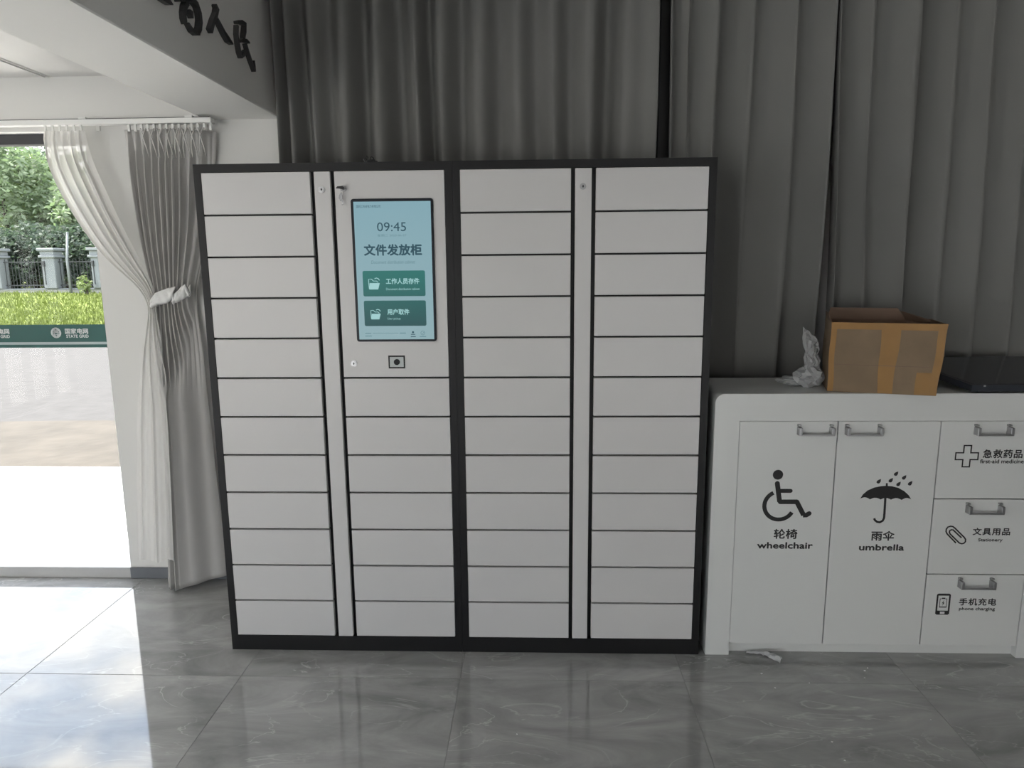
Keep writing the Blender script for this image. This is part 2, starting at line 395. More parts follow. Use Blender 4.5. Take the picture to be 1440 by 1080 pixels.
for k in range(-3, 1):
    if k == -3: continue
    ox = k*pitch
    lettering('decal_lettering', '国家电网', on_y(92, 470, DY).x+ox, on_y(124.5, 470, DY).x+ox, on_y(92, 469.7, DY).z, on_y(92, 461.8, DY).z, DY-.0007, 'decal_white', win, bold=.0008)
    lettering('decal_lettering', 'STATE GRID', on_y(93, 470, DY).x+ox, on_y(124.5, 470, DY).x+ox, on_y(92, 475, DY).z, on_y(92, 470.6, DY).z, DY-.0007, 'decal_white', win, bold=.0006)
    c = on_y(79, 468, DY); r = .024; mb = MB()
    ring = lambda rx, rz, w: mb.ribbon([(c.x+ox+rx*math.cos(q*math.pi/16), c.z+rz*math.sin(q*math.pi/16)) for q in range(33)], w, 'y', DY-.0014, DY-.0007)
    ring(r, r, .0016); ring(r*.80, r*.80, .0022); ring(r*.40, r*.80, .0020)
    for h, hw in ((-.4, .7), (0, .8), (.4, .7)): mb.box(c.x+ox-r*hw, c.x+ox+r*hw, DY-.0014, DY-.0007, c.z+r*h-.0018, c.z+r*h+.0018)
    mb.prism(arc(c.x+ox, c.z, r*.55, 20, 200), 'y', DY-.0014, DY-.0007)
    obj('decal_emblem', mb, 'decal_white', win, label='round pale globe emblem')

# =================================================================== CURTAINS
# rail over the bay window
rz = on_y(200, 170.5, .555).z
rl = empty('curtain_rail', (-1.8, .555, rz-.013), 'white curtain rail fixed to the wall above the bay window', 'curtain rail')
obj('track', MB().bbox(-3.6, on_y(297, 170, .54).x, .535, .575, rz-.013, rz+.009, .002, 1), 'white_rail', rl)
obj('track_shade', MB().box(-3.6, on_y(296, 170, .54).x-.004, .538, .578, rz+.009, rz+.012), 'dark_frame', rl, label='dark strip coloured in as the shaded gap above the track')  # dark strip drawn in for the shadow of the gap
for px in (119, 268, -150, -400):
    x = on_y(px, 170, .555).x; obj('bracket', MB().box(x-.016, x+.016, .535, YW, rz+.010, rz+.018).box(x-.008, x+.008, YW-.006, YW, rz-.02, rz+.018), 'white_rail', rl)

def lerp_rows(rows, z):
    if z >= rows[0][0]: return rows[0][1:]
    for a, b in zip(rows, rows[1:]):
        if a[0] >= z >= b[0]:
            t = (a[0]-z)/(a[0]-b[0]); t = t
            return [p+(q-p)*t for p, q in zip(a[1:], b[1:])]
    return rows[-1][1:]
def smooth_rows(rows, n=50):
    """resample rows with a small moving average so that edges run in curves"""
    z0, z1 = rows[0][0], rows[-1][0]; zs = [z0+(z1-z0)*i/n for i in range(n+1)]
    R = [lerp_rows(rows, z) for z in zs]; o = []
    for i in range(n+1):
        k = min(2, i, n-i); w = R[i-k:i+k+1]; o.append([zs[i]]+[sum(c)/len(w) for c in zip(*w)])
    return o
def px_rows(ys, left, right, Y, amp):
    rows = []
    for y, l, r, a in zip(ys, left, right, amp):
        A, B = on_y(l, y, Y), on_y(r, y, Y); rows.append([(A.z+B.z)/2, A.x, B.x, a])
    return rows

# tied-back grey curtain
GYc = .56
ys = [182, 200, 230, 270, 315, 360, 395, 412, 428, 460, 500, 540, 600, 700, 820]
lf = [175, 177, 181, 187, 194, 203, 212, 216, 217, 221, 226, 230, 235, 239, 243]
rt = [294, 294, 293, 291, 287, 278, 270, 266, 266, 272, 279, 283, 290, 301, 316]
am = [.004, .012, .020, .024, .022, .018, .012, .010, .010, .013, .017, .020, .022, .024, .026]
rows = smooth_rows(px_rows(ys, lf, rt, GYc, am), 60)
NP = 11
def grey_fn(u, v):
    z, xl, xr, a = rows[min(60, int(round(v*60)))]
    low = max(0, min(1, (v-.36)*5)); k0 = .66-.50*low
    uu = u**1.12; flat = max(0, min(1, (u-k0)/(.30-.14*low))); ph = uu*NP*2*math.pi + .9*math.sin(u*11)
    w = (1-flat*(.80+.20*low))
    top = max(0, 1-v*14)
    y = GYc - .006 + a*w*(math.cos(ph)+.35*math.cos(2*ph+1)) + flat*flat*.075*(1-low) + low*(-.070*min(1, u/.26) + .175*max(0, u-.26) + .007*math.sin(u*17+1.5*v)*min(1, max(0, u-.3)*5)) + .006*math.sin(9*v+u*7)*w
    x = xl+(xr-xl)*uu + a*.35*w*math.sin(ph)*(1-top)
    if v > .97: z += .022*max(0, (u-.30)/.7)*(v-.97)/.03
    return (x, y, z)
gc = empty('window_curtain', (-.4, GYc, 0), 'grey pleated curtain tied back beside the bay window', 'curtain')
obj('fabric', MB().grid(grey_fn, 220, 60), 'bay_fabric', gc, smooth=True, solid=.003, fix=False)
# pinch-pleat stitching: thin crossed cords across the heading
zt0, zt1 = on_y(230, 180, .53).z, on_y(230, 205, .53).z
xa, xb = on_y(176, 182, .52).x, on_y(292, 182, .52).x
for k in range(1, 9):
    x = xa+(xb-xa)*(k+1.0)/10
    for s in (-1, 1):
        obj('heading_pleat', MB().tube([(x-s*.012, .533, zt0), (x+s*.001, .523, (zt0+zt1)/2), (x+s*.010, .530, zt1-.01), (x+s*.012, .540, zt1-.05)], [.003, .0035, .0035, .001], 6), 'bay_fabric', gc, smooth=True)
for k in range(14):
    x = xa+(xb-xa)*k/13; obj('curtain_hook', MB().box(x-.005, x+.005, .548, .556, zt0-.008, rz-.0135), 'white_rail', gc)

# sheer drawn aside over it
ys = [184, 200, 215, 260, 315, 360, 395, 412, 428, 460, 500, 540, 600, 700, 782]
lf = [60, 58, 60, 76, 109, 142, 183, 207, 212, 209, 204, 202, 200, 200, 202]
rt = [118, 120, 122, 142, 168, 192, 212, 221, 221, 226, 235, 241, 246, 251, 254]
SY = .53
am = [.006, .012, .016, .016, .014, .010, .007, .005, .005, .007, .009, .011, .012, .013, .013]
rows2 = smooth_rows(px_rows(ys, lf, rt, SY, am), 60)
def sheer_fn(u, v):
    z, xl, xr, a = rows2[min(60, int(round(v*60)))]
    ph = u*(5-2.4*max(0, min(1, (v-.36)*4)))*2*math.pi; a *= 1-.45*max(0, min(1, (v-.36)*4))
    y = SY + a*(math.cos(ph)+.4*math.cos(2.3*ph+2)) - .012*v - .045*max(0, min(1, (v-.36)*4))
    return (xl+(xr-xl)*u + a*.3*math.sin(ph), y, z + (.03*math.sin(u*9)*max(0, (v-.97)/.03)*.3))
sc = empty('sheer_curtain', (-.7, SY, 0), 'white sheer curtain swept aside to the tie beside the window', 'curtain')
obj('fabric', MB().grid(sheer_fn, 120, 60), 'sheer', sc, smooth=True, fix=False)
for k in range(6):
    x = on_y(64+k*10, 184, .545).x; z = on_y(64, 185, SY).z
    obj('curtain_hook', MB().box(x-.004, x+.004, .543, .551, z-.006, rz-.013), 'white_rail', sc)

# cloth strip that ties them
def strip(top, bot, Y0, Y1, seed):
    T = [on_y(x, y, Y0+(Y1-Y0)*i/(len(top)-1)) for i, (x, y) in enumerate(top)]; B = [on_y(x, y, Y0+(Y1-Y0)*i/(len(bot)-1)) for i, (x, y) in enumerate(bot)]
    def fn(u, v):
        k = u*(len(T)-1); i = min(int(k), len(T)-2); t = k-i
        p = T[i].lerp(T[i+1], t).lerp(B[i].lerp(B[i+1], t), v)
        p.y += .010*noise.noise((u*5+seed, v*3, seed)) - .010*math.sin(math.pi*v); p.z += .004*noise.noise((u*7, v*2+9, seed)); return p
    return MB().grid(fn, 24, 8)
tie = empty('curtain_tie', (-.42, .5, 1.40), 'crumpled white cloth strip tied around the bay curtains', 'curtain tie')
obj('front_strip', strip([(212, 421), (219, 412), (231, 407), (247, 403)], [(213, 433), (222, 429), (236, 426), (244, 419)], .515, .49, 1), 'tie_cloth', tie, smooth=True, solid=.003, fix=False)
obj('loose_end', strip([(243, 416), (253, 405), (261, 399), (267, 411)], [(243, 428), (249, 425), (258, 421), (267, 415)], .492, .50, 5), 'tie_cloth', tie, smooth=True, solid=.003, fix=False)
a = on_y(213, 427, .515); b = on_y(266, 408, .50)
obj('back_strip', MB().grid(lambda u, v: (a.x+(b.x-a.x)*u, .515+.10*math.sin(math.pi*u), a.z+(b.z-a.z)*u-.02+.045*v), 16, 3), 'tie_cloth', tie, smooth=True, solid=.003, fix=False)

# tall hall curtains
def hall_panel(label, peaks, z0, z1, Y, amp, sharp, lean=None, seed=0, hem=None, flat_end=None):
    n = 8*(len(peaks)-1)
    def fn(u, v):
        k = u*(len(peaks)-1); i = min(int(k), len(peaks)-2); t = k-i
        x = peaks[i]+(peaks[i+1]-peaks[i])*(t if not sharp else t)
        r = random.Random(seed*100+i); d = amp*(.65+.6*r.random())
        f = math.sin(math.pi*t)**(1.0 if sharp else 1.0)
        if sharp: f = math.sin(math.pi*t**.42)
        else: f = .5-.5*math.cos(2*math.pi*t)
        if flat_end and x > flat_end: f *= .12
        z = z1+(z0-z1)*v
        if lean: x += lean(z, u)
        x += .006*math.sin(3*z+i*1.7+seed)
        return (x, Y + d*f*(.75+.4*v) + .010*noise.noise((x*2, z*.8, seed)), z)
    nu = n*2
    return obj('hall_curtain', MB().grid(fn, nu, 26), 'hall_fabric', smooth=True, solid=.003, fix=False, label=label, cat='curtain', group='tall grey hall curtains')
HY = .47
px = lambda p, y=0, Y=HY: on_y(p, y, Y).x
pk = [px(v) for v in (376, 398, 434, 478, 524, 582, 618, 672, 727, 779, 832, 884, 927)]
pk[0] = .150
hall_panel('dark grey floor-length curtain behind the locker with the screen', pk, .02, HC-.06, HY, .115, False, seed=1, flat_end=px(886))
pk = [px(v) for v in (946, 972, 1012, 1062, 1126, 1181)]
hall_panel('dark grey floor-length curtain right of the black upright strip', pk, .02, HC-.06, HY, .112, True, seed=2, lean=lambda z, u: .010*(2.6-z)*-u)
pk = [px(v) for v in (1186, 1233, 1296, 1350, 1405, 1462, 1520, 1580)]
hall_panel('grey floor-length curtain behind the cardboard box and white cabinet', pk, .02, HC-.06, HY, .112, True, seed=3, lean=lambda z, u: .035*(2.6-z)*(1-u)*.9+.01*(2.6-z)*u)
# black upright between the curtains
xs0, xs1 = px(928.5, 0, .56), px(946.5, 0, .56)
obj('trim_2', MB().bbox(xs0, xs1, .54, YW, .0, HC, .002, 1), 'locker_black', kind='structure', label='black upright strip between two hall curtains')
hr = empty('curtain_track', (1.9, HY+.03, HC-.05), 'white ceiling track carrying the hall curtains', 'curtain rail')
obj('track', MB().bbox(.12, 4.5, HY+.005, HY+.055, HC-.055, HC, .002, 1), 'white_rail', hr)

# brush lettering on the beam
BX = .109
bl = empty('wall_lettering', (BX, .05, 2.33), 'dark raised brush characters fixed to the beam side', 'lettering')
def stroke_char(strokes):
    mb = MB()
    for pts, ws in strokes:
        q = [on_x(200+x/6, y/6, BX) for x, y in pts]
        mb.ribbon([(p.y, p.z) for p in q], [w*.00052 for w in ws], 'x', BX, BX+.018)
    return mb
obj('character', stroke_char([([(60, -60), (150, -5), (190, 20), (215, 40)], [10, 16, 15, 3])]), 'letter_dark', bl)
obj('character', stroke_char([
    ([(345, 20), (325, 60), (318, 110), (322, 160), (332, 205)], [18, 16, 14, 16, 8]),
    ([(268, 0), (320, -12), (385, -5), (425, 40), (448, 110), (456, 180), (450, 240), (432, 285)], [10, 16, 18, 20, 20, 19, 18, 12]),
    ([(445, 285), (420, 280), (385, 255), (350, 195)], [10, 14, 12, 5]),
    ([(362, 90), (380, 110), (386, 155)], [8, 18, 6]),
    ([(300, -90), (330, -40), (345, 20)], [10, 16, 18])]), 'letter_dark', bl)
obj('character', stroke_char([
    ([(585, 40), (600, 75), (592, 120), (568, 175), (545, 262)], [8, 18, 14, 14, 18]),
    ([(592, 145), (622, 205), (660, 280), (695, 335), (730, 374)], [6, 12, 16, 20, 4])]), 'letter_dark', bl)
obj('character', stroke_char([
    ([(770, 190), (810, 188), (838, 205), (836, 260), (826, 325)], [10, 15, 18, 14, 10]),
    ([(772, 215), (770, 290), (780, 370), (793, 440), (806, 488)], [8, 9, 11, 13, 5]),
    ([(806, 486), (828, 455), (850, 425)], [6, 13, 6]),
    ([(790, 350), (820, 340), (850, 345), (872, 362)], [8, 13, 12, 6]),
    ([(845, 370), (862, 430), (888, 510), (922, 604)], [6, 8, 9, 4]),
    ([(922, 600), (918, 555), (912, 510)], [4, 5, 2])]), 'letter_dark', bl)

# =================================================================== LOCKERS
H, WL = 1.92, .9493
ZT, ZBt = 1.8897, .0641
ROW = (ZT-ZBt)/12
def locker_body(x0):
    x1 = x0+WL; D = .42
    mb = MB().box(x0, x1, .024, D, .0, H)
    mb.box(x0+.0005, x0+.0268, 0, .024, 0, H).box(x1-.0268, x1-.0005, 0, .024, 0, H)
    mb.box(x0+.0268, x1-.0268, 0, .024, ZT+.001, H).box(x0+.0268, x1-.0268, 0, .024, 0, ZBt-.001)
    return mb
door_ref = {}
def make_door(parent, xa, xb, r0, r1):
    z1, z0 = ZT-r0*ROW-.0034, ZT-r1*ROW+.0034
    if r0 == 0: z1 = ZT-.0005
    if r1 == 12: z0 = ZBt+.0005
    key = (round(xb-xa, 3), round(z1-z0, 4))
    if key in door_ref: return copy_part(door_ref[key], parent, ((xa+xb)/2, .0105, z0))
    o = obj('door', MB().bbox(xa, xb, .001, .020, z0, z1, .0016, 2), 'locker_white', parent); door_ref[key] = o; return o
def cam_lock(parent, x, z, y=.001):
    l = obj('lock', MB().cyl((x, y, z), (x, y-.004, z), .0115, 24).cyl((x, y-.004, z), (x, y-.007, z), .0085, 24), 'steel', parent, smooth=False)
    obj('keyhole', MB().box(x-.0012, x+.0012, y-.0076, y-.0068, z-.005, z+.005).cyl((x, y-.0068, z), (x, y-.0076, z), .003, 12), 'black_plastic', l)
    return l
CX = [(.0279, .4291), (.5186, .9206)]
def locker(x0, label, screen):
    t = empty('locker', (x0+WL/2, .23, 0), label, 'locker')
    obj('body', locker_body(x0), 'locker_black', t, label='black steel cabinet body')
    for r in range(12): make_door(t, x0+CX[0][0], x0+CX[0][1], r, r+1)
    for r in range(5 if screen else 0, 12): make_door(t, x0+CX[1][0], x0+CX[1][1], r, r+1)
    obj('lock_strip', MB().bbox(x0+.444, x0+.5035, .001, .020, ZBt-.001, ZT-.0005, .0016, 2), 'locker_white', t, label='narrow white upright strip with a lock')
    cam_lock(t, x0+.472, 1.825)
    return t
lk1 = locker(0, 'black framed white locker with a touch screen, beside the window curtain', True)
lk2 = locker(WL, 'black framed white locker without a screen, beside the low cabinet', False)
# control panel of the first locker
pz0 = ZT-5*ROW+.0034
obj('control_panel', MB().bbox(CX[1][0], CX[1][1], .001, .020, pz0, ZT-.0005, .0016, 2), 'locker_white', lk1, label='tall white panel that holds the screen')
def panel_lock(x, z):
    return cam_lock(lk1, x, z)
panel_lock(.5605, 1.185)
pl = panel_lock(.551, 1.828)
kx, kz = .551, 1.828
obj('key', MB().box(kx-.0012, kx+.0012, -.016, -.006, kz-.003, kz+.003).prism([(kx-.022, kz-.001), (kx-.016, kz+.006), (kx+.003, kz+.0075), (kx+.008, kz+.002), (kx+.006, kz-.005), (kx-.002, kz-.004), (kx-.01, kz-.002)], 'y', -.022, -.016), 'black_plastic', pl, label='black key in the lock')
obj('key', MB().prism([(kx-.004, kz-.013), (kx-.012, kz-.024), (kx-.014, kz-.034), (kx-.009, kz-.046), (kx-.006, kz-.042), (kx-.002, kz-.040), (kx+.000, kz-.028)], 'y', -.016, -.012)
    .prism([(kx-.006, kz-.041), (kx-.001, kz-.041), (kx+.004, kz-.057), (kx-.004, kz-.060), (kx-.005, kz-.057), (kx+.000, kz-.055)], 'y', -.0145, -.013)
    .tube([(kx-.001+.005*math.cos(q*.785), -.014, kz-.011+.006*math.sin(q*.785)) for q in range(9)], .0007, 5), 'dark_steel', pl, label='spare key hanging from a ring')
# scanner
scn = obj('scanner', MB().box(.692, .755, -.001, .004, 1.1655, 1.2145), 'black_plastic', lk1, label='small black framed code reader')
obj('scanner_plate', MB().box(.6975, .7495, -.002, 0, 1.171, 1.209), 'scanner_plate', scn)
obj('scanner_lens', MB().cyl((.7245, -.002, 1.190), (.7245, -.005, 1.190), .0115, 24), 'lens', scn)
# touch screen
b = MB().prism(rrect(.5765, .8785, 1.268, 1.791, .010), 'y', -.004, .004)
scr = obj('touch_screen', b, 'bezel', lk1, label='touch screen showing a pale blue page with two green buttons')
XA, XB, ZA, ZBs = .5862, .8692, 1.2765, 1.7805
SYs = -.0042
obj('display', MB().box(XA, XB, SYs-.0004, SYs, ZA, ZBs), 'screen_back', scr)
TY = SYs-.0005
lettering('screen_lettering', '国网江苏省电力有限公司', .597, .685, 1.7585, 1.7685, TY, 'screen_ink', scr)
lettering('screen_lettering', '09:45', .670, .777, 1.674, 1.706, TY, 'screen_ink', scr)
lettering('screen_lettering', '星期二 2023-06-27', .671, .777, 1.655, 1.6635, TY, 'screen_faint', scr)
lettering('screen_lettering', '文件发放柜', .6175, .833, 1.586, 1.628, TY, 'screen_ink', scr, bold=.0015)
lettering('screen_lettering', 'Document distribution cabinet', .643, .806, 1.557, 1.569, TY, 'screen_faint', scr, shear=.2)
for k, (z0, z1) in enumerate(((1.4375, 1.5315), (1.327, 1.4215))):
    obj('screen_button', MB().prism(rrect(.609, .8415, z0, z1, .006), 'y', TY-.0004, TY), 'screen_button', scr, label='green button with a folder sign')
    fy = TY-.0005; fx0, fx1, f0, f1 = ((.6295, .672, 1.463, 1.506), (.633, .671, 1.352, 1.390))[k]
    w = fx1-fx0; h = f1-f0; g = lambda u, v: (fx0+w*u, f0+h*v)
    mb = MB().prism([g(.06, 0), g(.84, 0), g(1.0, .55), g(.10, .55)], 'y', fy-.0004, fy)
    mb.ribbon([g(.06, .05), g(.03, .5), g(.03, .88), g(.28, .88), g(.45, .72), g(.72, .72), g(.86, .60)], .0012, 'y', fy-.0004, fy)
    mb.ribbon([g(.55, .92), g(.72, .98), g(.88, .92), g(.98, .78)], .0014, 'y', fy-.0004, fy)
    obj('folder_icon', mb, 'screen_light', scr)
ly = TY-.0005
lettering('screen_lettering', '工作人员存件', .695, .820, 1.482, 1.504, ly, 'screen_light', scr, bold=.0006)
lettering('screen_lettering', 'Document distribution cabinet', .695, .820, 1.460, 1.4685, ly, 'screen_light', scr)
lettering('screen_lettering', '用户取件', .696, .779, 1.3685, 1.3905, ly, 'screen_light', scr, bold=.0006)
lettering('screen_lettering', 'User pickup', .696, .745, 1.3485, 1.3585, ly, 'screen_light', scr)
mb = MB()
obj('screen_text_line', MB().box(.609, .632, TY-.0003, TY, 1.2985, 1.3015).box(.638, .735, TY-.0003, TY, 1.2995, 1.301).box(.740, .763, TY-.0003, TY, 1.2985, 1.3015), 'screen_faint', scr, label='line of tiny print')
obj('screen_text_line', MB().box(.609, .634, TY-.0003, TY, 1.288, 1.291), 'screen_faint', scr, label='short line of tiny print')
obj('screen_icon', MB().prism(arc(.790, 1.303, .004, 0, 360, 14)[:-1], 'y', TY-.0003, TY).box(.782, .798, TY-.0003, TY, 1.2935, 1.2965).box(.781, .800, TY-.0003, TY, 1.285, 1.288), 'screen_ink', scr)
obj('screen_icon', MB().ribbon([(.827+.0075*math.cos(q*math.pi/10), 1.300+.0075*math.sin(q*math.pi/10)) for q in range(21)], .0009, 'y', TY-.0003, TY).ribbon([(.8235, 1.300), (.826, 1.297), (.831, 1.303)], .0008, 'y', TY-.0003, TY).box(.815, .839, TY-.0003, TY, 1.285, 1.288), 'screen_faint', scr)
# bits left on top of the first locker
cn = empty('wire_connector', (.652, .02, H), 'small black plug with bent wires lying on the locker top', 'connector')
obj('plug', MB().bbox(.640, .668, .006, .030, H, H+.009, .002, 1).box(.668, .676, .012, .024, H+.001, H+.006), 'black_plastic', cn)
obj('wire', MB().tube([(.642, .014, H+.006), (.634, .010, H+.014), (.640, .006, H+.022), (.646, .008, H+.016)], .0012, 6), 'black_plastic', cn, smooth=True)
obj('wire', MB().tube([(.650, .016, H+.008), (.655, .012, H+.020), (.662, .014, H+.017), (.666, .016, H+.008)], .0012, 6), 'black_plastic', cn, smooth=True)
obj('wire', MB().tube([(.640, .020, H+.004), (.630, .016, H+.003), (.626, .012, H+.012)], .0012, 6), 'steel', cn, smooth=True)

# =================================================================== LOW WHITE CABINET
CZ, C0, C1, CD = 1.064, 1.926, 3.232, .375
cb = empty('service_cabinet', ((C0+C1)/2, CD/2, 0), 'low white service cabinet with wheelchair and umbrella doors', 'cabinet')
IX0, IX1, IZ = 2.019, 3.142, .960
outline = [(C0, 0), (IX0, 0), (IX0, IZ), (IX1, IZ), (IX1, 0), (C1, 0)] + arc(C1-.035, CZ-.035, .035, 0, 90, 8) + arc(C0+.035, CZ-.035, .035, 90, 180, 8)
obj('surround', MB().prism(outline, 'y', 0, CD), 'cabinet_white', cb, label='white frame with rounded upper corners')
obj('gap_shade_core', MB().box(IX0, IX1, .024, CD-.002, .0430, IZ), 'skirting', cb, label='dark block behind the doors that paints in the gap shade')  # dark colour supplies the shade in the door and plinth gaps
obj('plinth', MB().box(IX0, IX1, .030, .045, 0, .0425), 'cabinet_white', cb)
def handle(parent, xc, zt):
    """two square posts and a bar"""
    w = .060; mb = MB()
    for s in (-1, 1):
        mb.bbox(xc+s*w-.006, xc+s*w+.006, -.026, .003, zt-.040, zt-.009, .0015, 1)
        mb.box(xc+s*w-.006, xc+s*w+.006, -.010, .003, zt-.006, zt)
    mb.bbox(xc-w, xc+w, -.026, -.018, zt-.040, zt-.032, .0015, 1)
    h = obj('handle', mb, 'steel', parent, label='brushed metal bow handle')
    return h
G = .0020
def leaf(kind, xa, xb, z0, z1, label):
    return obj(kind, MB().bbox(xa+G, xb-G, .003, .022, z0+G, z1-G, .001, 1), 'cabinet_white', cb, label=label)
D1, D2, D3 = 2.388, 2.768, IX1
FY = .003
d1 = leaf('door', IX0, D1, .047, IZ, 'white door with a wheelchair sign'); handle(d1, 2.3015, .947)
d2 = leaf('door', D1, D2, .047, IZ, 'white door with an umbrella sign'); handle(d2, 2.4795, .947)
dr1 = leaf('drawer', D2, D3, .654, IZ, 'drawer with a medical cross'); handle(dr1, 2.955, .947)
dr2 = leaf('drawer', D2, D3, .348, .654, 'drawer with a paper clip sign'); handle(dr2, 2.954, .641)
dr3 = leaf('drawer', D2, D3, .047, .348, 'drawer with a phone sign'); handle(dr3, 2.955, .337)
PY0, PY1 = FY-.0006, FY
P = lambda x, y: (lambda v: (v.x, v.z))(on_y(x, y, FY))
def zp(zx, zy): return P(1040+zx*270/1440, 640+zy*150/800)       # enlarged view of the two door signs
# wheelchair sign
mb = MB()
hc = zp(288, 147); mb.prism(arc(hc[0], hc[1], .0195, 0, 360, 24)[:-1], 'y', PY0, PY1)
w = .0092
mb.ribbon([zp(283, 212), zp(300, 350)], w, 'y', PY0, PY1); c = zp(283, 212); mb.prism(arc(c[0], c[1], w, 0, 360, 16)[:-1], 'y', PY0-.00005, PY1)
mb.ribbon([zp(300, 268), zp(382, 268)], w*.85, 'y', PY0-.0001, PY1); c = zp(382, 268); mb.prism(arc(c[0], c[1], w*.85, 0, 360, 16)[:-1], 'y', PY0-.00015, PY1)
mb.ribbon([zp(303, 350), zp(430, 350)], w, 'y', PY0-.0002, PY1); c = zp(305, 350); mb.prism(arc(c[0], c[1], w, 0, 360, 16)[:-1], 'y', PY0-.00025, PY1)
mb.ribbon([zp(428, 348), zp(480, 450)], w, 'y', PY0-.0003, PY1); c = zp(428, 350); mb.prism(arc(c[0], c[1], w, 0, 360, 16)[:-1], 'y', PY0-.00035, PY1)
mb.ribbon([zp(476, 450), zp(500, 450), zp(522, 437)], w, 'y', PY0-.0004, PY1); c = zp(522, 437); mb.prism(arc(c[0], c[1], w*.95, 0, 360, 16)[:-1], 'y', PY0-.00045, PY1)
wc, wr = zp(297, 378), .0565
mb.ribbon(arc(wc[0], wc[1], wr, 116, 331, 36), .0078, 'y', PY0-.0005, PY1)
obj('wheelchair_sign', mb, 'print_black', d1)
lettering('door_lettering', '轮椅', *[f(q) for q, f in ((zp(254, 620), lambda t: t[0]), (zp(432, 620), lambda t: t[0]), (zp(254, 628), lambda t: t[1]), (zp(254, 553), lambda t: t[1]))], FY, 'print_black', d1, bold=.0011)
lettering('door_lettering', 'wheelchair', zp(130, 700)[0], zp(548, 700)[0], zp(300, 702)[1], zp(300, 652)[1], FY, 'print_black', d1, bold=.0013)
# umbrella sign
mb = MB()
top = [zp(x, y) for x, y in ((905, 326), (925, 295), (960, 265), (1010, 243), (1060, 233), (1097, 230), (1140, 233), (1190, 245), (1235, 270), (1268, 300), (1287, 332))]
scal = []
cusps = [(1287, 332), (1215, 336), (1135, 334), (1058, 333), (978, 332), (905, 326)]
for (xa_, ya_), (xb_, yb_) in zip(cusps, cusps[1:]):
    for q in range(1, 5): t = q/5; scal.append(zp(xa_+(xb_-xa_)*t, ya_+(yb_-ya_)*t-13*math.sin(math.pi*t)))
    scal.append(zp(xb_, yb_))
mb.prism(top+scal[:-1], 'y', PY0, PY1)
mb.ribbon([zp(1104, 236), zp(1104, 210)], .0034, 'y', PY0-.0001, PY1)
mb.ribbon([zp(1093, 320), zp(1086, 440), zp(1083, 472), zp(1073, 492), zp(1052, 503), zp(1030, 500), zp(1015, 488), zp(1009, 474)], .0042, 'y', PY0-.0002, PY1)
for k, (x, y) in enumerate(((1043, 197), (1133, 189), (1173, 140), (1233, 168), (1191, 217), (1278, 212))):
    mb.prism([zp(x+dx, y+dy) for dx, dy in ((17, -18), (15, 0), (6, 14), (-7, 16), (-16, 9), (-14, -2), (-2, -11))], 'y', PY0-.0003, PY1)
obj('umbrella_sign', mb, 'print_black', d2)
lettering('door_lettering', '雨伞', zp(987, 600)[0], zp(1162, 600)[0], zp(1070, 642)[1], zp(1070, 568)[1], FY, 'print_black', d2, bold=.0011)
lettering('door_lettering', 'umbrella', zp(895, 700)[0], zp(1234, 700)[0], zp(1070, 716)[1], zp(1070, 668)[1], FY, 'print_black', d2, bold=.0013)
# drawers
def crossp(s): return [(cx_+s*a, cz_+s*b) for a, b in ((-.36, 1), (.36, 1), (.36, .36), (1, .36), (1, -.36), (.36, -.36), (.36, -1), (-.36, -1), (-.36, -.36), (-1, -.36), (-1, .36), (-.36, .36))]
cx_, cz_ = P(1359.5, 641.5)
a_, b_ = crossp(.0432), crossp(.0432)
o_, i_ = crossp(.0440), [(cx_+(x-cx_), cz_+(z-cz_)) for x, z in crossp(.0440)]
def inset(pts, d):
    n = len(pts); res = []
    for i in range(n):
        p0, p1, p2 = Vector(pts[i-1]), Vector(pts[i]), Vector(pts[(i+1) % n])
        e1 = (p1-p0).normalized(); e2 = (p2-p1).normalized(); n1 = Vector((e1.y, -e1.x)); n2 = Vector((e2.y, -e2.x))
        res.append(tuple(p1+(n1+n2)*d))
    return res
i_ = inset(o_, .0050); n = 12
mb = MB().add([(p[0], PY0, p[1]) for p in o_+i_], [(i, (i+1) % n, n+(i+1) % n, n+i) for i in range(n)])
obj('cross_sign', mb, 'print_black', dr1, fix=False)
lettering('drawer_lettering', '急救药品', P(1382, 640)[0], P(1438, 640)[0], P(1400, 644.3)[1], P(1400, 632)[1], FY, 'print_black', dr1, bold=.0009, spacing=1.06)
lettering('drawer_lettering', 'first-aid medicine', P(1378, 650)[0], P(1439.5, 650)[0], P(1400, 651.6)[1], P(1400, 645.8)[1], FY, 'print_black', dr1, bold=.0006)
# paper clip
zs2 = lambda x, y: P(1300+x*140/1440, 690+y*100/1029)
clip = [(455, 755), (330, 625)] 
def capsule_path():
    A = [zs2(455, 757), zs2(325, 622), zs2(312, 590), zs2(316, 556), zs2(340, 526), zs2(378, 514), zs2(412, 520), zs2(438, 540), zs2(575, 675), zs2(594, 705), zs2(592, 738), zs2(568, 762), zs2(538, 768), zs2(505, 758),
         zs2(372, 628), zs2(360, 602), zs2(366, 578), zs2(388, 566), zs2(412, 566), zs2(535, 682)]
    return A
obj('clip_sign', MB().ribbon(capsule_path(), .0027, 'y', PY0, PY1), 'print_black', dr2)
lettering('drawer_lettering', '文具用品', zs2(698, 590)[0], zs2(1242, 590)[0], zs2(960, 646)[1], zs2(960, 537)[1], FY, 'print_black', dr2, bold=.0009, spacing=1.12)
lettering('drawer_lettering', 'Stationery', zs2(775, 715)[0], zs2(1130, 715)[0], zs2(950, 748)[1], zs2(950, 688)[1], FY, 'print_black', dr2, bold=.0006)
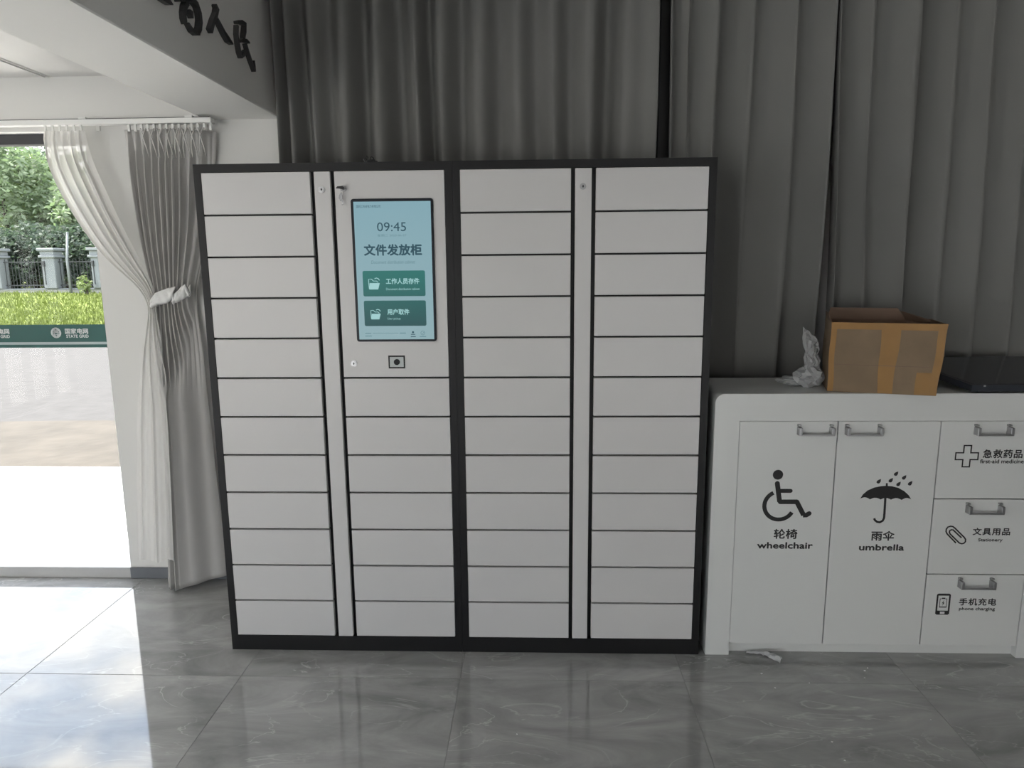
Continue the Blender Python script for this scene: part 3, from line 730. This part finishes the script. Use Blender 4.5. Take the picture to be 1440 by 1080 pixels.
# phone
zs3 = lambda x, y: P(1300+x*140/1440, 795+y*85/874)
pc = [zs3(180, 408), zs3(384, 408), zs3(355, 712), zs3(155, 712)]
x0p, x1p, z0p, z1p = (pc[0][0]+pc[3][0])/2, (pc[1][0]+pc[2][0])/2, pc[3][1], pc[0][1]
bw = .0062; zi0, zi1 = zs3(260, 655)[1], zs3(280, 438)[1]
mb = MB().prism(arc(x1p-.008, z1p-.008, .008, 0, 90, 4)+arc(x0p+.008, z1p-.008, .008, 90, 180, 4)+[(x0p, zi1), (x1p, zi1)], 'y', PY0, PY1)
hx, hz = (x0p+x1p)/2, (zi0+z0p)/2
mb.box(x0p, x0p+bw, PY0, PY1, zi0, zi1).box(x1p-bw, x1p, PY0, PY1, zi0, zi1)
mb.box(x0p, x1p, PY0, PY1, zi0-.004, zi0).box(x0p+.004, x1p-.004, PY0, PY1, z0p, z0p+.003)
mb.box(x0p, hx-.009, PY0, PY1, z0p+.003, zi0-.004).box(hx+.009, x1p, PY0, PY1, z0p+.003, zi0-.004)
bx0, bx1, bz0, bz1 = zs3(225, 0)[0]+.001, zs3(315, 0)[0]+.001, zs3(270, 610)[1], zs3(270, 480)[1]
bx0, bx1 = hx-.014, hx+.014
mb.box(bx0, bx0+.002, PY0, PY1, bz0, bz1).box(bx1-.002, bx1, PY0, PY1, bz0, bz1).box(bx0+.002, bx1-.002, PY0, PY1, bz0, bz0+.004).box(bx0+.002, bx1-.002, PY0, PY1, bz1-.002, bz1).box(hx-.006, hx+.006, PY0, PY1, bz1, bz1+.0035)
mz = (bz0+bz1)/2; mb.prism([(hx+.003, mz+.012), (hx-.005, mz-.001), (hx, mz-.001), (hx-.003, mz-.012), (hx+.005, mz+.002), (hx, mz+.002)], 'y', PY0, PY1)
obj('phone_sign', mb, 'print_black', dr3)
lettering('drawer_lettering', '手机充电', zs3(498, 530)[0], zs3(1040, 530)[0], zs3(770, 582)[1], zs3(770, 474)[1], FY, 'print_black', dr3, bold=.0009, spacing=1.12)
lettering('drawer_lettering', 'phone charging', zs3(498, 630)[0], zs3(1020, 630)[0], zs3(770, 664)[1], zs3(770, 604)[1], FY, 'print_black', dr3, bold=.0006)

# --- things on the cabinet
bxo = empty('cardboard_box', (2.53, .10, CZ), 'open cardboard box patched with brown tape standing on the white cabinet', 'box')
f0 = Vector((2.358, .052)); f1 = Vector((2.708, -.050)); dirx = (f1-f0).normalized(); diry = Vector((-dirx.y, dirx.x)); BW = (f1-f0).length; BD, BH = .24, .262
def bp(u, v, z):
    q = f0+dirx*u+diry*v; return (q.x, q.y, CZ+z)
def skew(u, z): return u + (.018*(z/BH) if u > BW/2 else .0*z) + .0018*math.sin(z*34+u*9)
def bwall(u0, v0, u1, v1, th, z0=0, z1=BH):
    """one wall of the box, a bent sheet with thickness"""
    mb = MB(); d = Vector((u1-u0, v1-v0)); n = Vector((-d.y, d.x)).normalized()*th
    def fn(off): return lambda s, t: bp(skew(u0+d.x*s+off*n.x, z0+(z1-z0)*t), v0+d.y*s+off*n.y, z0+(z1-z0)*t)
    a = MB().grid(fn(0), 10, 8); b = MB().grid(fn(1), 10, 8); mb.add(a.v, a.f); k = len(a.v); mb.add(b.v, b.f)
    for i in range(10):
        mb.f.append((i, i+1, k+i+1, k+i)); j = 8*11; mb.f.append((j+i, k+j+i, k+j+i+1, j+i+1))
    for j in range(8):
        mb.f.append((j*11, k+j*11, k+j*11+11, j*11+11)); mb.f.append((j*11+10, j*11+21, k+j*11+21, k+j*11+10))
    return mb
T = .004
obj('front_wall', bwall(0, 0, BW, 0, T), 'cardboard', bxo)
obj('back_wall', bwall(0, BD-T, BW, BD-T, T), 'cardboard_inside', bxo)
obj('side_wall', bwall(0, T, 0, BD-T, -T), 'cardboard', bxo)
obj('side_wall', bwall(BW-T, T, BW-T, BD-T, -T), 'cardboard', bxo)
obj('box_bottom', MB().prism([bp(T, T, 0)[:2], bp(BW-T, T, 0)[:2], bp(BW-T, BD-T, 0)[:2], bp(T, BD-T, 0)[:2]], 'z', CZ+.0005, CZ+.004), 'cardboard', bxo)
fl = [bp(.012, BD-.002, BH), bp(BW*.78, BD-.002, BH), bp(BW*.74, BD+.03, BH+.022), bp(.02, BD+.03, BH+.022)]
fl = [bp(.005, BD-.006, BH-.004), bp(BW*.80, BD-.006, BH-.004), bp(BW*.72, BD+.006, BH+.040), bp(.02, BD+.006, BH+.040)]
fl2 = [(x, y+.004, z+.001) for x, y, z in fl]
obj('flap', MB().add(fl+fl2, [(0, 1, 2, 3), (7, 6, 5, 4), (0, 4, 5, 1), (1, 5, 6, 2), (2, 6, 7, 3), (3, 7, 4, 0)]), 'cardboard_inside', bxo, label='bent up rear flap')
fr_ = [bp(.002, .02, BH-.004), bp(.002, BD-.03, BH-.004), bp(-.006, BD-.06, BH+.030), bp(-.004, .10, BH+.026)]
fr2 = [(x+.004, y, z) for x, y, z in fr_]
obj('flap', MB().add(fr_+fr2, [(0, 1, 2, 3), (7, 6, 5, 4), (0, 4, 5, 1), (1, 5, 6, 2), (2, 6, 7, 3), (3, 7, 4, 0)]), 'cardboard_inside', bxo, label='bent up left flap')
fr_ = [bp(BW*.80, BD-.01, BH-.004), bp(BW*.985, BD*.35, BH-.004), bp(BW*.93, BD*.5, BH+.010), bp(BW*.74, BD-.01, BH+.032)]
fr2 = [(x, y+.004, z) for x, y, z in fr_]
obj('flap', MB().add(fr_+fr2, [(0, 1, 2, 3), (7, 6, 5, 4), (0, 4, 5, 1), (1, 5, 6, 2), (2, 6, 7, 3), (3, 7, 4, 0)]), 'cardboard_inside', bxo, label='torn right flap')
def tape(u0, u1, z0, z1, lab):
    v = -.0008
    mb = MB().grid(lambda s, t: bp(skew(u0+(u1-u0)*s, z0+(z1-z0)*t), v, z0+(z1-z0)*t), 10, 10)
    obj('tape', mb, 'tape', bxo, label=lab, solid=.0004)
tape(BW*.465, BW*.60, 0.002, BH-.022, 'upright strip of brown tape')
tape(-.001, BW+.001, BH-.024, BH+.001, 'brown tape along the top edge')
tape(-.001, BW*.05, .002, BH-.024, 'brown tape along the left edge')
tape(BW*.93, BW+.001, .002, BH-.024, 'brown tape along the right edge')
tape(BW*.80, BW*.93, .002, BH*.32, 'slanting patch of brown tape')
obj('crease', MB().grid(lambda s, t: bp(skew(BW*(.06+.86*s), .104+.0018*t), -.0010, .104+.0018*t), 12, 1), 'cardboard_inside', bxo, solid=.0003)

# crumpled clear bag
def crumple(mb, c, rx, ry, rz_, seed, n=3, rough=.45):
    bm = bmesh.new(); bmesh.ops.create_icosphere(bm, subdivisions=n, radius=1)
    for v in bm.verts:
        d = v.co.normalized(); k = 1 + rough*noise.noise(d*2.3+Vector((seed, 0, 0))) + .28*noise.noise(d*6+Vector((0, seed, 0)))
        v.co = Vector((c[0]+d.x*rx*k, c[1]+d.y*ry*k, c[2]+d.z*rz_*k))
    return mb.bm(bm)
bag = empty('plastic_bag', (2.33, .14, CZ), 'crumpled clear plastic bag lying against the cardboard box', 'bag')
mb = crumple(MB(), (2.325, .15, CZ+.040), .055, .05, .042, 3)
mb.v = [(x, y, max(z, CZ+.001)) for x, y, z in mb.v]
obj('crumpled_film', mb, 'plastic_film', bag)
mb = crumple(MB(), (2.285, .19, CZ+.018), .055, .05, .020, 8)
mb.v = [(x, y, max(z, CZ+.001)) for x, y, z in mb.v]
obj('crumpled_film', mb, 'plastic_film', bag, label='flatter lobe of the bag')
def film(u, v):
    x = 2.300+.062*u+.012*noise.noise((u*4, v*5, 1)); z = CZ+.05+.185*v-.05*u*v
    return (x, .13+.05*v+.022*noise.noise((u*6, v*6, 4)), z)
obj('raised_edge', MB().grid(film, 10, 14), 'plastic_film', bag, fix=False, label='thin film standing up beside the box')

# dark flat screen lying on the cabinet
sb = empty('flat_panel', (3.05, .18, CZ), 'glossy black flat panel lying on the right end of the cabinet', 'flat panel')
pts = [(2.862, -.004), (3.30, -.004), (3.30, .37), (2.80, .37), (2.80, .215)]
def tilt(mb): mb.v = [(x, y, z+.15*max(0, y+.004)) for x, y, z in mb.v]; return mb
obj('panel_body', tilt(MB().prism(pts, 'z', CZ+.008, CZ+.032)), 'slab_black', sb)
ins = [(2.872, .006), (3.292, .006), (3.292, .362), (2.81, .362), (2.81, .222)]
obj('panel_glass', tilt(MB().prism(ins, 'z', CZ+.032, CZ+.033)), 'slab_black', sb)
for (x, y) in ((2.90, .04), (3.15, .04), (2.84, .34), (3.15, .34)):
    obj('foot', MB().cyl((x, y, CZ), (x, y, CZ+.010+.15*y), .012, 12), 'black_plastic', sb)
c = on_z(1371, 537, CZ+.034); obj('corner_glint', MB().box(c.x-.004, c.x+.004, -.0045, -.0035, CZ+.026, CZ+.032), 'steel', sb)  # small bright chip put in for the highlight on the panel corner

# scrap of film on the floor
sp = [on_z(*q, 0.0) for q in ((1048, 917), (1070, 918), (1089, 920), (1100, 930), (1099, 936), (1082, 931), (1064, 927))]
def scrap_fn(u, v):
    a = on_z(1049+48*u, 919.5+14.5*u-4*math.sin(math.pi*u), 0); b = on_z(1052+48*u, 917+2.5*u+12*max(0, u-.55)*1.6, 0)
    p = a.lerp(b, v); return (p.x, p.y, .003+.012*abs(noise.noise((u*6, v*4, 2)))+.010*math.sin(math.pi*v)*(.4+u))
obj('plastic_scrap', MB().grid(scrap_fn, 18, 6), 'plastic_film', label='crumpled scrap of clear film on the floor below the wheelchair door', cat='scrap', solid=.0008, fix=False)
for k, (x, y, r) in enumerate(((1071, 948, .004), (1090, 968, .0035), (1216, 944, .004), (1220, 940, .003), (1170, 1044, .004), (1216, 954, .003), (727, 1033, .003), (1188, 1070, .003), (1138, 961, .0025), (1309, 1013, .003))):
    p = on_z(x, y, 0); mb = crumple(MB(), (p.x, p.y, r*.6), r, r*.8, r*.6, k, 1)
    mb.v = [(a, b, max(c, .0002)) for a, b, c in mb.v]
    obj('debris_crumb', mb, 'crumb', label='tiny white crumb of debris on the grey floor tiles', cat='debris', group='white crumbs on the floor')

# =================================================================== OUTSIDE
obj('paved_apron', MB().box(-16, 8, YW+.2, 2.64, -.15, -.01).box(-9, -4.35, -8, YW+.2, -.15, -.01), 'apron', kind='structure', label='pale concrete apron outside the bay window')
# sandy strip with an uneven far edge, then the road
edge = [(x*.8, 4.25+.22*noise.noise((x*.35, 0, 0))+.08*noise.noise((x*1.7, 3, 0))) for x in range(-25, 11)]
obj('sand_strip', MB().prism([(8, 2.64), (-20, 2.64)]+edge, 'z', -.15, -.012), 'sand', kind='structure', label='sandy ground beyond the concrete apron')
obj('road', MB().box(-60, 30, 2.64, 12.5, -.25, -.03), 'asphalt', kind='structure', label='grey road in front of the lawn')
def lawn_z(x, y): t = max(0, min(1, (y-12.5)/11)); return -.02+.58*t+.05*noise.noise((x*.3, y*.3, 0))
obj('lawn', MB().grid(lambda u, v: (-60+75*u, 12.5+60*v**1.5, lawn_z(-60+75*u, 12.5+60*v**1.5)), 70, 40), 'lawn', kind='structure', label='sloping green lawn up to the boundary wall', smooth=True)
mb = MB(); rg = random.Random(7)
for k in range(34000):
    y = 12.6+11.2*rg.random()**1.3; x = -(y+2.6)*(.50+.46*rg.random() if k % 2 else .05+1.6*rg.random())+1.2
    z = lawn_z(x, y); h = .05+.10*rg.random(); a = rg.random()*6.28; w = .014+.012*rg.random()
    dx, dy = math.cos(a)*w, math.sin(a)*w
    mb.add([(x-dx, y-dy, z-.01), (x+dx, y+dy, z-.01), (x+rg.uniform(-.05, .05), y+rg.uniform(-.05, .05), z+h)], [(0, 1, 2)])
obj('grass', mb, 'grass_blade', kind='stuff', label='short grass growing on the lawn outside', cat='grass', fix=False)

FYo = 24.0
WZ = on_y(73, 405.5, FYo).z
lw = empty('boundary_wall', (-18, FYo, .4), 'low grey boundary wall at the top of the lawn', 'wall')
obj('wall_base', MB().box(-45, -4, FYo-.12, FYo+.12, .35, WZ-.05), 'kerb_stone', lw)
obj('coping', MB().box(-45, -4, FYo-.16, FYo+.16, WZ-.05, WZ), 'pillar_paint', lw)
def pillar(px_, label):
    x = on_y(px_, 380, FYo).x; t = empty('fence_pillar', (x, FYo, WZ), label, 'pillar', 'white pillars of the boundary fence')
    hw = .245; zt_ = on_y(72, 349, FYo).z; zs_ = zt_-WZ
    obj('shaft', MB().bbox(x-hw, x+hw, FYo-hw, FYo+hw, WZ, WZ+zs_*.79, .02, 1), 'pillar_paint', t)
    for k, (a, b, e_) in enumerate(((.76, .82, .07), (.82, .93, .02), (.93, 1.0, .09))):
        obj('cap_moulding', MB().bbox(x-hw-e_, x+hw+e_, FYo-hw-e_, FYo+hw+e_, WZ+zs_*a, WZ+zs_*b, .015, 1), 'pillar_paint', t)
    obj('wall_lamp', MB().box(x-hw*.75, x-hw*.45, FYo-hw-.06, FYo-hw, WZ+zs_*.55, WZ+zs_*.68).box(x-hw*.65, x-hw*.55, FYo-hw-.02, FYo-hw, WZ+zs_*.1, WZ+zs_*.55), 'fence_iron', t, label='dark bracket on the pillar')
    return x
pxs = [pillar(-67, 'white boundary pillar nearest the left edge of the window'), pillar(-2.5, 'white boundary pillar cut by the left edge of the photo'),
       pillar(74.5, 'white boundary pillar standing clear in the middle of the window view'), pillar(143, 'white boundary pillar half hidden behind the sheer curtain'), pillar(215, 'white boundary pillar hidden beyond the window jamb')]
names = ['far left', 'left', 'middle', 'right']
for k, (a, b) in enumerate(zip(pxs, pxs[1:])):
    f = empty('iron_fence', ((a+b)/2, FYo, WZ), ['iron railing left of the pillar at the photo edge', 'dark iron railing left of the clear standing white pillar', 'dark iron railing behind the white pole', 'dark iron railing right of the half hidden pillar'][k], 'fence')
    obj('rail', MB().box(a+.24, b-.24, FYo-.015, FYo+.015, WZ+.10, WZ+.14), 'fence_iron', f)
    obj('rail', MB().box(a+.24, b-.24, FYo-.015, FYo+.015, WZ+.98, WZ+1.02), 'fence_iron', f)
    mb = MB(); n = int((b-a-.5)/.13)
    for i in range(n):
        x = a+.3+i*.13; mb.box(x-.009, x+.009, FYo-.009, FYo+.009, WZ, WZ+1.12)
    obj('railing_bars', mb, 'fence_iron', f, kind='stuff')
p0, p1 = on_y(99, 404, FYo-.3), on_y(94.5, 328, FYo-.3)
po = empty('white_pole', (p0.x, FYo-.3, p0.z-.3), 'slender white pole in front of the iron railing', 'pole')
obj('shaft', MB().tube([(p0.x, FYo-.3, p0.z-.4), (p0.x-.01, FYo-.3, (p0.z+p1.z)/2), (p1.x, FYo-.3, p1.z)], [.05, .045, .04], 10), 'pillar_paint', po, smooth=True)
obj('cap', MB().tube([(p1.x, FYo-.3, p1.z), (p1.x, FYo-.3, p1.z+.04)], [.05, .03], 10), 'pillar_paint', po)

def leaf_cloud(blobs, n, size, seed):
    rg = random.Random(seed); mb = MB(); tot = sum(b[3]**2 for b in blobs)
    for (cx, cy, cz, r) in blobs:
        for k in range(int(n*r*r/tot)):
            d = Vector((rg.gauss(0, 1), rg.gauss(0, 1), rg.gauss(0, 1))).normalized(); rr = r*(.62+.42*rg.random())
            p = Vector((cx, cy, cz))+Vector((d.x*rr, d.y*rr, d.z*rr*.85)); s = size*(.6+.8*rg.random())
            a = Vector((rg.gauss(0, 1), rg.gauss(0, 1), rg.gauss(0, .5))).normalized(); b = a.cross(Vector((rg.gauss(0, 1), rg.gauss(0, 1), rg.gauss(0, 1)))).normalized()
            mb.add([p-a*s, p+b*s*.45, p+a*s, p-b*s*.45], [(0, 1, 2, 3)])
    return mb
def tree(name, label, cat, x, y, z0, h, r, leafm, seed, n=2600, size=.15, low=.25):
    rg = random.Random(seed); t = empty(name, (x, y, z0), label, cat, 'trees and shrubs beyond the lawn')
    blobs = [(x, y, z0+h*.62, r)]
    for k in range(9):
        a = rg.random()*6.28; q = rg.random(); zz_ = z0+h*(low+(.93-low)*q); rr = r*(.75-.35*abs(q-.45)); d = r*(.75-.5*max(0, q-.5))
        blobs.append((x+math.cos(a)*d, y+math.sin(a)*d*.8, zz_, rr*.75))
    blobs.append((x, y, z0+h-r*.35, r*.45))
    obj('crown', leaf_cloud(blobs, n, size, seed), leafm, t, fix=False)
    mb = MB().tube([(x, y, z0-.3), (x+.05, y, z0+h*.3), (x-.05, y, z0+h*.7)], [.06*r+.06, .05*r+.04, .03], 8)
    for k in range(4):
        a = rg.random()*6.28; mb.tube([(x, y, z0+h*(.3+.08*k)), (x+math.cos(a)*r*.6, y+math.sin(a)*r*.6, z0+h*(.5+.08*k))], [.05, .015], 6)
    obj('trunk', mb, 'bark', t, smooth=True)
def tx(p, Y): return on_y(p, 300, Y).x
T_ = [(8, 28.5, 190, 2.6, 'leaf_mid', 'tall leafy tree at the left edge of the window view'),
      (-75, 31, 175, 3.0, 'leaf_dark', 'tall dark tree left of the window view'),
      (88, 31, 222, 2.5, 'leaf_light', 'pale green tree rising above the clear standing pillar'),
      (52, 36, 210, 3.0, 'leaf_dark', 'dark tree set back between the two nearer trees'),
      (150, 28, 255, 2.3, 'leaf_mid', 'leafy tree beside the sheer curtain edge'),
      (215, 33, 215, 3.0, 'leaf_dark', 'tall dark tree hidden right of the window view'),
      (120, 37, 235, 3.0, 'leaf_dark', 'dark tree set back behind the pale green tree')]
for k, (p, Y, pt, r, lm, lab) in enumerate(T_):
    b = tx(p, Y); zt_ = on_y(p, pt, Y).z
    tree('leafy_tree', lab, 'tree', b, Y, .5, zt_-.5, r, lm, 20+k, n=9000, size=.125, low=.10)
for k, (p, Y, h, r, lm, lab) in enumerate([(0, 25.6, 2.6, 1.1, 'leaf_dark', 'dark shrub behind the pillar at the photo edge'), (38, 25.8, 2.9, 1.2, 'leaf_dark', 'dark shrub left of the clear standing pillar'),
        (84, 25.7, 2.7, 1.15, 'leaf_dark', 'dark shrub behind the white pole'), (118, 25.8, 2.8, 1.15, 'leaf_dark', 'dark shrub between pole and half hidden pillar'), (160, 25.7, 2.9, 1.2, 'leaf_dark', 'dark shrub behind the half hidden pillar'), (-45, 25.8, 3.0, 1.3, 'leaf_dark', 'dark shrub left of the window view')]):
    tree('dense_shrub', lab, 'shrub', tx(p, Y), Y, .5, h, r, lm, 60+k, n=3600, size=.10, low=.08)
b = on_y(133, 396, FYo-.25)
tree('small_bush', 'small pale green bush at the foot of the half hidden pillar', 'shrub', b.x, FYo-.85, WZ-.35, .85, .24, 'leaf_light', 90, n=420, size=.05, low=.3)

# the planting and the boundary go on along the wall, out of this view
def copy_thing(root, loc, label, rot=0):
    r = root.copy(); COL.objects.link(r); r.location = loc; r.rotation_euler.z = rot; r['label'] = label
    for ch in list(root.children):
        c = ch.copy(); COL.objects.link(c); c.parent = r
    return r
trees = [o for o in list(COL.objects) if o.name.startswith('leafy_tree')]
rg = random.Random(11)
for k, x in enumerate((-62, -56, -50, -44.5, -39, -34, -12, -7.5, -3, 2, 7)):
    copy_thing(trees[k % len(trees)], (x, 29+7*rg.random(), .5), 'leafy tree farther along the boundary wall, outside the window view', rg.random()*6.28)
pil = [o for o in list(COL.objects) if o.name.startswith('fence_pillar')][0]
step = pxs[2]-pxs[1]
for k in list(range(-8, 0))+list(range(1, 5)):
    x = pxs[0]+step*k if k < 0 else pxs[-1]+step*k
    copy_thing(pil, (x, FYo, WZ), 'white boundary pillar farther along the wall, outside the window view')
